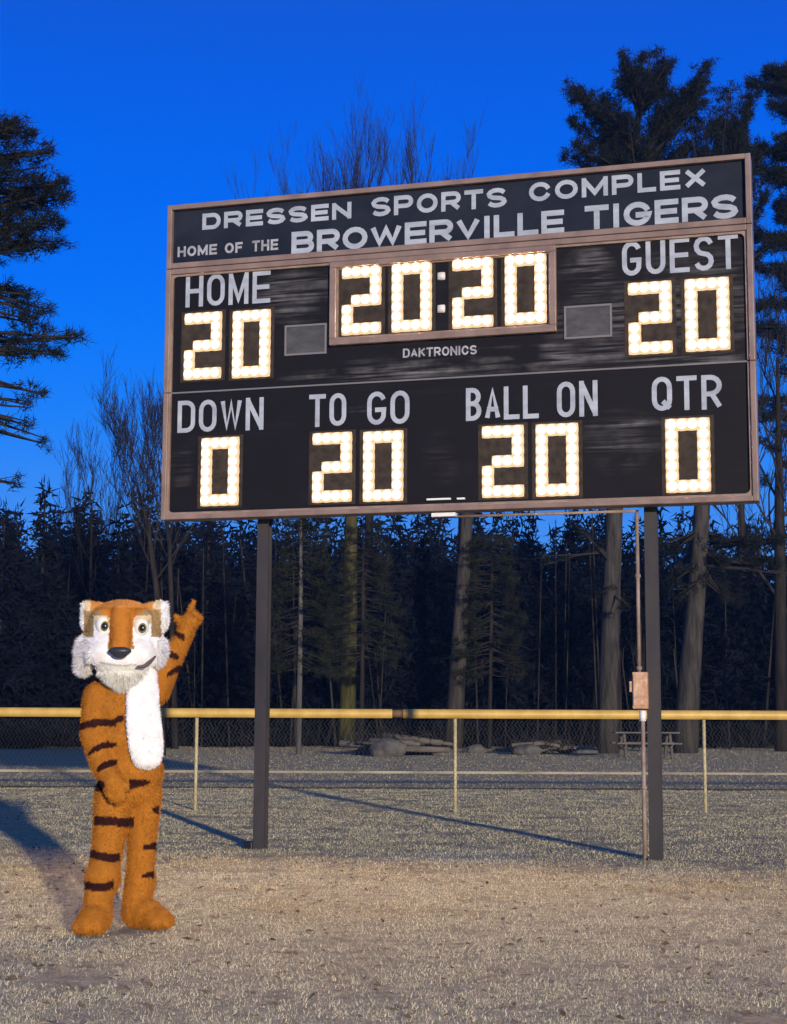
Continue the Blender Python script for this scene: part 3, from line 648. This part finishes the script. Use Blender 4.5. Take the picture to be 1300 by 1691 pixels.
# ------------------------------------------------------------------ vegetation
class Tri:
    def __init__(s): s.V = []; s.n = 0
    def needles(s, c, n, L, w, g, dirv=(0, 0, .3), spread=1.0):
        D = g.normal(0, spread, (n, 3))+np.array(dirv); D /= np.linalg.norm(D, axis=1)[:, None]
        sd_ = np.cross(D, g.normal(0, 1, (n, 3))); sd_ /= np.linalg.norm(sd_, axis=1)[:, None]; l = L*(.5+.8*g.random(n))[:, None]
        c = np.asarray(c); b0 = c+g.normal(0, L*.25, (n, 3)); s.V.append(np.stack([b0-sd_*w, b0+sd_*w, b0+D*l], 1).reshape(-1, 3)); s.n += n
    def mesh(s):
        V = np.concatenate(s.V); return mesh_np(V, np.arange(len(V)).reshape(-1, 3))
def bough(tr, mb, a, b_, g, dens=1.0, L=.26, w=.022, rad=.05, side=.9, start=.25, sag=.0, flat=.35):
    """limb from a to b with side twigs carrying needle tufts"""
    a, b_ = Vector(a), Vector(b_); ln = (b_-a).length; n = max(4, int(ln/.5)); pts = []
    for i in range(n+1):
        t = i/n; p = a.lerp(b_, t); p.z += -sag*ln*math.sin(t*math.pi)*.5+g.normal(0, .03*ln/n); p.x += g.normal(0, .03*ln/n); p.y += g.normal(0, .03*ln/n); pts.append(p)
    mb.tube(pts, [max(.010, rad*(1-.85*i/n)) for i in range(n+1)], 5, False)
    d = (b_-a).normalized(); lat = d.cross(Vector((0, 0, 1))).normalized(); k = int(ln*(1-start)*5*dens)
    for i in range(k):
        t = start+(1-start)*g.random(); p = a.lerp(b_, t); p.z += -sag*ln*math.sin(t*math.pi)*.5
        sl_ = side*(1.15-t)*g.random()*ln*.36+.12; sgn = 1 if g.random() < .5 else -1
        q = p+lat*sgn*sl_+d*sl_*.7+Vector((0, 0, sl_*flat*g.normal(.3, .6)))
        if sl_ > .3: mb.tube([p, q], [.012, .005], 3, False)
        for m_ in range(max(1, int(sl_/.28))):
            c = p.lerp(q, (m_+1)/max(1, int(sl_/.28))); tr.needles(c, 22, L, w, g, (d.x*.5, d.y*.5, .35))
    tr.needles(b_, 20, L, w, g, (d.x, d.y, .4))
def finish_tree(root, tr, mb, needle, barkm, crown='foliage', trunkpts=None, trunkr=None, limb='branches'):
    if trunkpts:
        t_ = MB(); t_.tube(trunkpts, trunkr, 12); t_.build('trunk', barkm, root, True)
    if mb and mb.v: mb.build(limb, M['twig'], root)['kind'] = 'stuff'
    if tr and tr.n:
        link(crown, tr.mesh(), needle, root)['kind'] = 'stuff'
def pine(name, label, Y, trunk, limbs, seed, needle='needle', barkm='bark_grey', jit=2.0, rep=2, L=.28, w=.024, dens=1.0, group=None, limbr=.05):
    """trunk: [(px, py, radius)], limbs: [(x0, y0, x1, y1, density)]"""
    g = np.random.default_rng(seed); x0, y0, _ = trunk[0]; base = at(x0, y0, Y)
    root = empty(name, (base.x, Y, 0)); O = Vector((base.x, Y, 0)); tag(root, label, 'tree', group)
    tp = [at(x, y, Y)-O for x, y, r in trunk]; tp[0].z = -.1
    tr, mb = Tri(), MB()
    for x0, y0, x1, y1, dn in limbs:
        for k in range(rep):
            a = at(x0, y0, Y)-O; dy = g.normal(0, jit); jx = g.normal(0, 4 if k else 0); jy = g.normal(0, 5 if k else 0)
            b_ = at(x1+jx, y1+jy, Y+dy)-O; bough(tr, mb, a+Vector((0, 0, g.normal(0, .1))), b_, g, dn*dens, L, w, rad=limbr)
    finish_tree(root, tr, mb, M[needle], M[barkm], trunkpts=tp, trunkr=[r for *_, r in trunk]); return root
# left pine: its stem stands outside the frame
LP = [(-70, 190, 44, 222, 1), (-70, 240, 30, 205, 1), (-70, 270, 92, 252, 1.1), (-70, 300, 80, 292, 1.3), (-70, 330, 104, 305, 1.3), (-70, 345, 60, 330, 1.4), (-70, 370, 118, 325, 1.3), (-70, 390, 108, 360, 1.2), (-70, 410, 70, 372, 1.2),
      (-70, 400, 112, 402, .9), (-70, 420, 60, 410, 1.0), (-70, 400, 20, 350, 1.5), (-70, 470, 42, 486, 1.0), (-70, 480, 88, 512, .9), (-70, 500, 50, 530, .9), (-70, 560, 136, 556, .9), (-70, 575, 108, 582, .8), (-70, 570, 40, 590, .6),
      (-70, 620, 84, 650, .35), (-70, 640, 60, 672, .4), (-70, 680, 86, 724, .25), (-70, 660, 40, 700, .4), (-70, 790, 24, 800, .3), (-70, 280, 10, 270, 1.5), (-70, 215, 10, 215, 1.2)]
LP = [(a, b_, c-14 if c > 50 else c, d, e_*1.5 if b_ < 600 else e_) for a, b_, c, d, e_ in LP]
LP += [(-70, y, -220-30*math.sin(y), y-30, .8) for y in range(230, 760, 50)]+[(-70, 215, -30, 200, 1)]
pine('pine_tree', 'dark pine at the left edge whose layered boughs reach in over the sky', 27, [(-62, 1245, .30), (-70, 800, .26), (-74, 400, .18), (-70, 195, .05)], LP, 21, jit=.8, rep=3, L=.16, w=.009, dens=1.15, barkm='bark_dark')
# tall pine behind the right half of the board
PA = [(1055, 200, 1030, 95, 1.6), (1055, 200, 1075, 88, 1.6), (1055, 190, 1100, 105, 1.6), (1055, 180, 1045, 120, 1.8), (1050, 200, 1090, 140, 1.8), (1050, 250, 942, 150, 1.5), (1050, 260, 965, 160, 1.5), (1050, 270, 950, 205, 1.3), (1050, 240, 1000, 165, 1.5),
      (1055, 260, 1165, 112, 1.4), (1055, 270, 1160, 145, 1.4), (1055, 280, 1150, 170, 1.5), (1055, 270, 1110, 160, 1.6), (1050, 300, 955, 240, 1.5), (1050, 310, 935, 262, 1.2), (1050, 310, 1000, 220, 1.8), (1050, 300, 1040, 200, 1.8), (1050, 300, 1090, 215, 1.6), (1050, 320, 1130, 240, 1.4), (1050, 330, 1000, 262, 1.6), (1050, 330, 1080, 262, 1.6),
      (1045, 380, 940, 330, 1), (1045, 380, 1140, 320, 1), (1040, 450, 930, 400, 1), (1040, 450, 1150, 400, 1), (1030, 560, 920, 540, .6), (1030, 560, 1130, 540, .6),
      (1014, 930, 965, 880, .35), (1012, 905, 900, 930, .15), (1014, 960, 985, 985, .3), (1012, 980, 1035, 1000, .3)]
pine('pine_tree', 'tall dark pine rising above the right part of the scoreboard top', 52, [(1003, 1240, .36), (1006, 1100, .31), (1014, 860, .28), (1030, 560, .22), (1050, 260, .12), (1058, 110, .04)], PA, 5, jit=1.0, rep=4, L=.24, w=.014, dens=1.25)
# right pine pair
PB = [(1185, 400, 1200, 150, 1.2), (1185, 420, 1160, 200, 1.2), (1185, 420, 1235, 170, 1.2), (1185, 430, 1215, 210, 1.5), (1185, 430, 1140, 215, 1.0), (1185, 440, 1250, 260, 1.5), (1185, 300, 1185, 200, 1.4), (1190, 300, 1225, 235, 1.4),
      (1180, 480, 1262, 330, 1.5), (1180, 470, 1280, 400, 1.1), (1180, 520, 1275, 500, 1.4), (1180, 540, 1285, 540, 1.2), (1180, 700, 1276, 740, .7), (1175, 720, 1262, 690, .5), (1175, 760, 1265, 800, .5),
      (1160, 880, 1110, 905, .8), (1160, 890, 1250, 900, .9), (1160, 900, 1290, 895, 1.0), (1160, 910, 1200, 935, 1.2), (1160, 930, 1120, 955, 1.0), (1160, 925, 1280, 930, .9), (1160, 940, 1190, 975, 1.2), (1158, 950, 1220, 1000, .4), (1158, 960, 1120, 990, .6), (1150, 880, 1080, 900, .5), (1158, 930, 1310, 948, .12)]
pine('pine_tree', 'leaning pine with pale scarred lower stem right of the right post', 53, [(1131, 1240, .44), (1138, 1120, .36), (1150, 985, .30), (1158, 860, .27), (1178, 560, .2), (1190, 190, .05)], PB, 8, needle='needle', jit=1.0, rep=4, L=.24, w=.014, dens=1.2, barkm='bark_grey')
PC = [(1345, 130+i*36, 1345-s_*(75+28*math.sin(i*1.7)), 108+i*36+12*math.cos(i*2.1), 1.4 if i < 11 else .5) for i in range(19) for s_ in (1, .6, -1)]
pine('pine_tree', 'dense pine at the right edge of the frame beside the board', 60, [(1352, 1228, .40), (1350, 800, .32), (1345, 400, .2), (1345, 60, .05)], PC, 14, jit=1.2, rep=5, L=.26, w=.016, dens=1.15, barkm='bark_dark')
# young conifers with faintly lit boughs between the trunks
def young(label, px, Y, ybase, ytop, half, seed, barkm='bark_pale', r0=.09, needle='needle_lit', clear=1110, dens=.8, lean=0):
    limbs = []; g = np.random.default_rng(seed)
    for i in range(22):
        t = i/21; y = clear-(clear-ytop)*t; L_ = half*(1-.55*t)
        for s_ in (-1, 1): limbs.append((px+lean*t, y-12, px+lean*t+s_*L_*(.6+.5*g.random()), y+6-14*t+g.normal(0, 4), dens*(.5+g.random())))
    return pine('young_pine', label, Y, [(px-4, ybase, r0), (px, 1000, r0*.8), (px+lean, ytop, .04)], limbs, seed, needle, barkm, .8, 3, .20, .011, limbr=.018)
young('thin pale stemmed conifer with feathery boughs right of the left post', 497, 49, 1246, 845, 66, 31)
young('young conifer with low feathery boughs in front of the mossy trunk', 600, 55, 1232, 880, 62, 32, 'bark_dark', .08, clear=1095, dens=.6)
young('dark green young conifer just right of the middle grey trunk', 812, 58, 1230, 900, 62, 33, 'bark_dark', .08, clear=1120, dens=.8)
# bare trees
def bare(label, Y, trunk, spread, levels, seed, rad, barkm='bark_grey', up=.75, first=.35, n0=9, ln=None, group=None, name='bare_tree'):
    g = random.Random(seed); x0, y0, _ = trunk[0]; base = at(x0, y0, Y); O = Vector((base.x, Y, 0)); root = empty(name, O); tag(root, label, 'tree', group)
    tp = [at(x, y, Y)-O for x, y, r in trunk]; tp[0].z = -.1; mb = MB()
    t_ = MB(); t_.tube(tp, [r for *_, r in trunk], 10); t_.build('trunk', M[barkm], root, True)
    def grow(p, d, L_, r, lv):
        n = 4; pts = [p]; q = p.copy(); dd = d.copy()
        for i in range(n):
            dd = (dd+Vector((g.gauss(0, .09), g.gauss(0, .09), g.gauss(.05, .07)))).normalized(); q = q+dd*(L_/n); pts.append(q.copy())
        mb.tube(pts, [max(.005, r*(1-.6*i/n)) for i in range(n+1)], 4 if lv > 1 else 3, False)
        if lv <= 0: return
        for k in range(g.choice((4, 5, 5, 6))):
            i = g.randint(1, n); ax_ = Vector((g.gauss(0, 1), g.gauss(0, 1), g.gauss(0, 1))).normalized(); dn = (dd+ax_*spread+Vector((0, 0, up*.4))).normalized()
            grow(pts[i], dn, L_*g.uniform(.45, .7), r*.5, lv-1)
    H = tp[-1].z; ln = ln or H*.32
    for k in range(n0):
        t = first+(1-first)*(k+.5)/n0; z = H*t
        for j in range(len(tp)-1):
            if tp[j].z <= z <= tp[j+1].z: p = tp[j].lerp(tp[j+1], (z-tp[j].z)/(tp[j+1].z-tp[j].z))
        a = k*2.4+g.random(); d = Vector((math.cos(a), math.sin(a), up+.3*t)).normalized(); grow(p, d, ln*(1.15-.6*t), rad*(1.1-.7*t), levels)
    grow(tp[-1], Vector((0, 0, 1)), ln*.5, rad*.4, levels-1)
    mb.build('branches', M['twig'], root)['kind'] = 'stuff'; return root
bare('tall bare tree with mossy greenish trunk left of the middle of the board', 60, [(572, 1232, .33), (578, 1050, .28), (580, 850, .24), (572, 600, .15), (562, 430, .06)], .5, 3, 3, .08, 'bark_moss', 1.9, .62, 14)
bare('tall bare tree with smooth grey trunk below the middle of the board', 58, [(748, 1238, .36), (760, 1040, .28), (771, 850, .24), (735, 600, .15), (702, 440, .05)], .45, 3, 4, .08, 'bark_grey', 2.0, .62, 13)
bare('faint bare tree whose thin top shows over the board, left of the tallest tops', 74, [(610, 1215, .25), (610, 800, .2), (622, 430, .05)], .45, 3, 6, .07, 'bark_dark', 1.8, .65, 13)
bare('faint bare tree whose twigs show lowest over the board toward its left end', 78, [(500, 1215, .2), (500, 800, .15), (500, 470, .04)], .45, 3, 16, .06, 'bark_dark', 1.9, .6, 14)
bare('small bare treetop just above the board, right of the tallest top', 80, [(762, 1215, .2), (762, 800, .15), (762, 440, .04)], .45, 2, 17, .06, 'bark_dark', 1.9, .5, 10)
bare('bare tree with branches fanning up beside the left end of the board', 47, [(268, 1238, .13), (262, 1000, .10), (245, 870, .07), (226, 800, .035)], .58, 3, 9, .036, 'bark_dark', 1.1, .62, 10, 3.7)
bare('second bare tree close against the left edge of the scoreboard', 56, [(290, 1230, .12), (280, 900, .08), (262, 760, .03)], .42, 3, 10, .035, 'bark_dark', 1.7, .6, 14, 3.6)
bare('thin low bare tree left of the fanning one, above the spruce tops', 60, [(150, 1225, .09), (150, 950, .06), (152, 830, .025)], .5, 3, 12, .03, 'bark_dark', 1.2, .5, 9, 3.6)
bare('bare tree with fine twigs at the right edge beside the board end', 56, [(1290, 1230, .24), (1288, 900, .2), (1284, 590, .05)], .55, 3, 13, .075, 'bark_dark', 1.1, .3, 14, 5.0)
bare('bare tree far behind, between the pines right of the right post', 70, [(1225, 1220, .22), (1225, 900, .17), (1222, 600, .05)], .5, 3, 19, .07, 'bark_dark', 1.2, .35, 12)
# spruces of the left treeline
def spruce_geo(g, H, W_, dens=1.0, w=.03, L=.34, nn=9):
    tr = Tri(); nl = int(H*2.6)
    for i in range(nl):
        t = (i+.5)/nl; z = H*(.04+.95*t); r = W_*(1-t)**.85*(.75+.5*g.random())+.08; nb = max(3, int(9*(1-t)+3))
        for k in range(nb):
            a = 6.283*k/nb+g.random()*1.2; rr = r*(.65+.5*g.random())
            for q in range(max(1, int(rr/.26*dens))):
                u = (q+.6)/max(1, int(rr/.26*dens)); tr.needles((math.cos(a)*rr*u, math.sin(a)*rr*u, z-.22*rr*u+.10*rr*u*u), nn, L, w, g, (math.cos(a)*.8, math.sin(a)*.8, -.15), .75)
    tr.needles((0, 0, H), 8, .3, .02, g, (0, 0, 2), .3)
    return tr
def spruce(label, px, ytop, Y, W_, seed):
    g = np.random.default_rng(seed); top = at(px, ytop, Y); root = empty('spruce_tree', (top.x, Y, 0)); tag(root, label, 'tree')
    tr = spruce_geo(g, top.z, W_, 1.2, .06, .42); b = MB(); b.tube([(0, 0, -.1), (0, 0, top.z*.96)], [.14, .03], 7); b.build('trunk', M['bark_dark'], root, True); link('crown', tr.mesh(), M['needle_far'], root)
spruce('pointed dark spruce, tallest spire of the left treeline', 75, 800, 58, 2.0, 41)
spruce('dark spruce behind the tiger head, second spire from the board end', 198, 852, 58, 1.9, 42)
spruce('small narrow spruce tip between the two pointed spruces', 130, 868, 62, 1.3, 43)
spruce('broad dark spruce at the far left edge of the treeline', 8, 838, 56, 2.1, 44)
spruce('low dark spruce under the left end of the scoreboard', 268, 868, 62, 1.9, 45)
spruce('dark spruce seen between the tiger and the left post', 345, 872, 60, 1.8, 46)
# far wood: one mass, darkened in its needle colour
g = np.random.default_rng(77); protos = []
for k in range(5):
    P = np.concatenate(spruce_geo(g, 9.0, 2.4, 1.25, .065, .52, 6).V); protos.append(P)
VV = []
for row, (Y, hm, sp_) in enumerate(((64, 7.8, 1.7), (70, 9.3, 1.8), (76, 10.4, 2.0), (82, 11.3, 2.1), (88, 12.2, 2.2))):
    x = -38+row*.7
    while x < 42:
        h = (hm+g.normal(0, .7))/9.0; P = protos[int(g.integers(5))]; a = g.random()*6.28; c_, s_ = math.cos(a), math.sin(a)
        Q = np.stack([(P[:, 0]*c_-P[:, 1]*s_)*1.05+x, (P[:, 0]*s_+P[:, 1]*c_)+Y+g.normal(0, 1), P[:, 2]*h], 1); VV.append(Q); x += sp_*(.75+.5*g.random())
V = np.concatenate(VV)
tag(link('forest', mesh_np(V, np.arange(len(V)).reshape(-1, 3)), M['needle_far']), 'dark far wood of conifers closing off the field', 'forest', kind='stuff')
# thin understory stems in front of the wood
b = MB(); q = random.Random(5)
for i in range(190):
    x = q.uniform(-34, 36); Y = q.uniform(58, 63); h = q.uniform(3.5, 9); r = q.uniform(.02, .07); dx = q.gauss(0, .35)
    b.tube([(x, Y, -.1), (x+dx*.5, Y, h*.5), (x+dx, Y, h)], [r, r*.8, r*.4], 4, False)
tag(b.build('saplings', M['bark_dark']), 'thin bare stems crowding the front of the dark wood', 'saplings', kind='stuff')
b = MB(); q = random.Random(9)
for i in range(700):   # understory twigs
    x = q.uniform(-34, 36); Y = q.uniform(56, 62); z = q.uniform(0, .2); h = q.uniform(.5, 1.8)
    b.tube([(x, Y, z), (x+q.gauss(0, .5), Y+q.gauss(0, .4), z+h)], [.014, .005], 3, False)
tag(b.build('undergrowth', M['twig']), 'tangled bare undergrowth at the foot of the far wood', 'undergrowth', kind='stuff')
# ------------------------------------------------------------------ things lying under the trees
def rock(px, py, Y, r, seed, label, m='stone', sq=.6):
    c = at(px, py, Y); bm = bmesh.new(); bmesh.ops.create_icosphere(bm, subdivisions=3, radius=r)
    for v in bm.verts: v.co *= 1+.28*noise.noise(v.co*1.8/r*.6+Vector((seed, 0, 0))); v.co.z *= sq; v.co.x *= 1.3
    me = bpy.data.meshes.new('boulder'); bm.to_mesh(me); bm.free(); o = link('boulder', me, M[m]); o.location = (c.x, Y, r*sq*.55); tag(o, label, 'boulder', 'boulders below the trees')
rock(640, 1205, 47, .42, 1, 'pale rounded boulder beside the brush pile, under the brown rail coupling', sq=.85)
rock(870, 1215, 50, .36, 4, 'dark low boulder lying between the middle trunk and the right post')
rock(785, 1215, 52, .30, 7, 'small grey boulder just right of the middle grey trunk')
rock(965, 1210, 50, .30, 9, 'grey boulder against the left foot of the tall pine trunk')
def logs(label, px0, px1, Y, n, seed, hmax=.5):
    q = random.Random(seed); a, c = at(px0, 1200, Y).x, at(px1, 1200, Y).x; root = empty('brush_pile', ((a+c)/2, Y, 0)); tag(root, label, 'brush pile'); hw_ = (c-a)/2
    for i in range(n):
        x = q.uniform(-hw_, hw_); z = q.uniform(.08, hmax)*(1-abs(x/hw_)*.5); L_ = q.uniform(.5, 1.1); an = q.gauss(0, .5); r = q.uniform(.05, .11); y = q.gauss(0, .3)
        b = MB(); b.tube([(x-L_*math.cos(an), y-L_*math.sin(an)*.5, z-.1*math.sin(an*2)), (x+L_*math.cos(an), y+L_*math.sin(an)*.5, z+.1*math.sin(an*2)+q.gauss(0, .06))], [r, r*.75], 8); b.build('log', M['wood'] if i % 3 else M['bark_pale'], root, True)
    b = MB()
    for i in range(260):
        x = q.uniform(-hw_*1.1, hw_*1.1); z = q.uniform(.02, hmax); d = Vector((q.gauss(0, 1), q.gauss(0, .6), q.gauss(.1, .6))).normalized()*q.uniform(.3, .9); b.tube([(x, q.gauss(0, .35), z), Vector((x, 0, z+.05))+d*.6], [.014, .005], 3, False)
    o = b.build('twigs', M['twig'], root); o['kind'] = 'stuff'
logs('heap of pale logs and brush right of the mossy trunk', 592, 722, 49, 16, 3, .65)
logs('low dark heap of brush between the middle trunk and the tall pine', 850, 945, 51, 9, 6, .45)
pt = empty('picnic_table', (at(1066, 1200, 46).x, 46, 0)); tag(pt, 'weathered pale picnic table seen behind the right post', 'picnic table')
for j in range(4): b = MB(); b.box(-.92, .92, -.38+j*.19, -.205+j*.19, .72, .76); b.build('plank', M['paint_pale'], pt)
for y in (-.75, .60): b = MB(); b.box(-.92, .92, y, y+.2, .42, .46); b.build('bench', M['paint_pale'], pt)
for x in (-.65, .65):
    for s_ in (-1, 1): b = MB(); b.tube([(x, s_*.62, 0), (x, s_*.22, .72)], .045, 6); b.build('leg', M['wood'], pt)
    b = MB(); b.box(x-.03, x+.03, -.7, .7, .38, .418); b.build('cross_beam', M['wood'], pt)

# ------------------------------------------------------------------ evening air
hz = MB(); hz.box(-120, 120, -20, 130, -1.2, 27.0); m = bpy.data.materials.new('evening_air'); m.use_nodes = True; t = m.node_tree; t.nodes.clear()
o_ = N(t, 'ShaderNodeOutputMaterial'); v_ = N(t, 'ShaderNodeVolumePrincipled'); v_.inputs['Color'].default_value = (.18, .45, .95, 1); v_.inputs['Density'].default_value = .0005; v_.inputs['Anisotropy'].default_value = .2
t.links.new(v_.outputs[0], o_.inputs['Volume']); tag(hz.build('haze', m), kind='stuff')
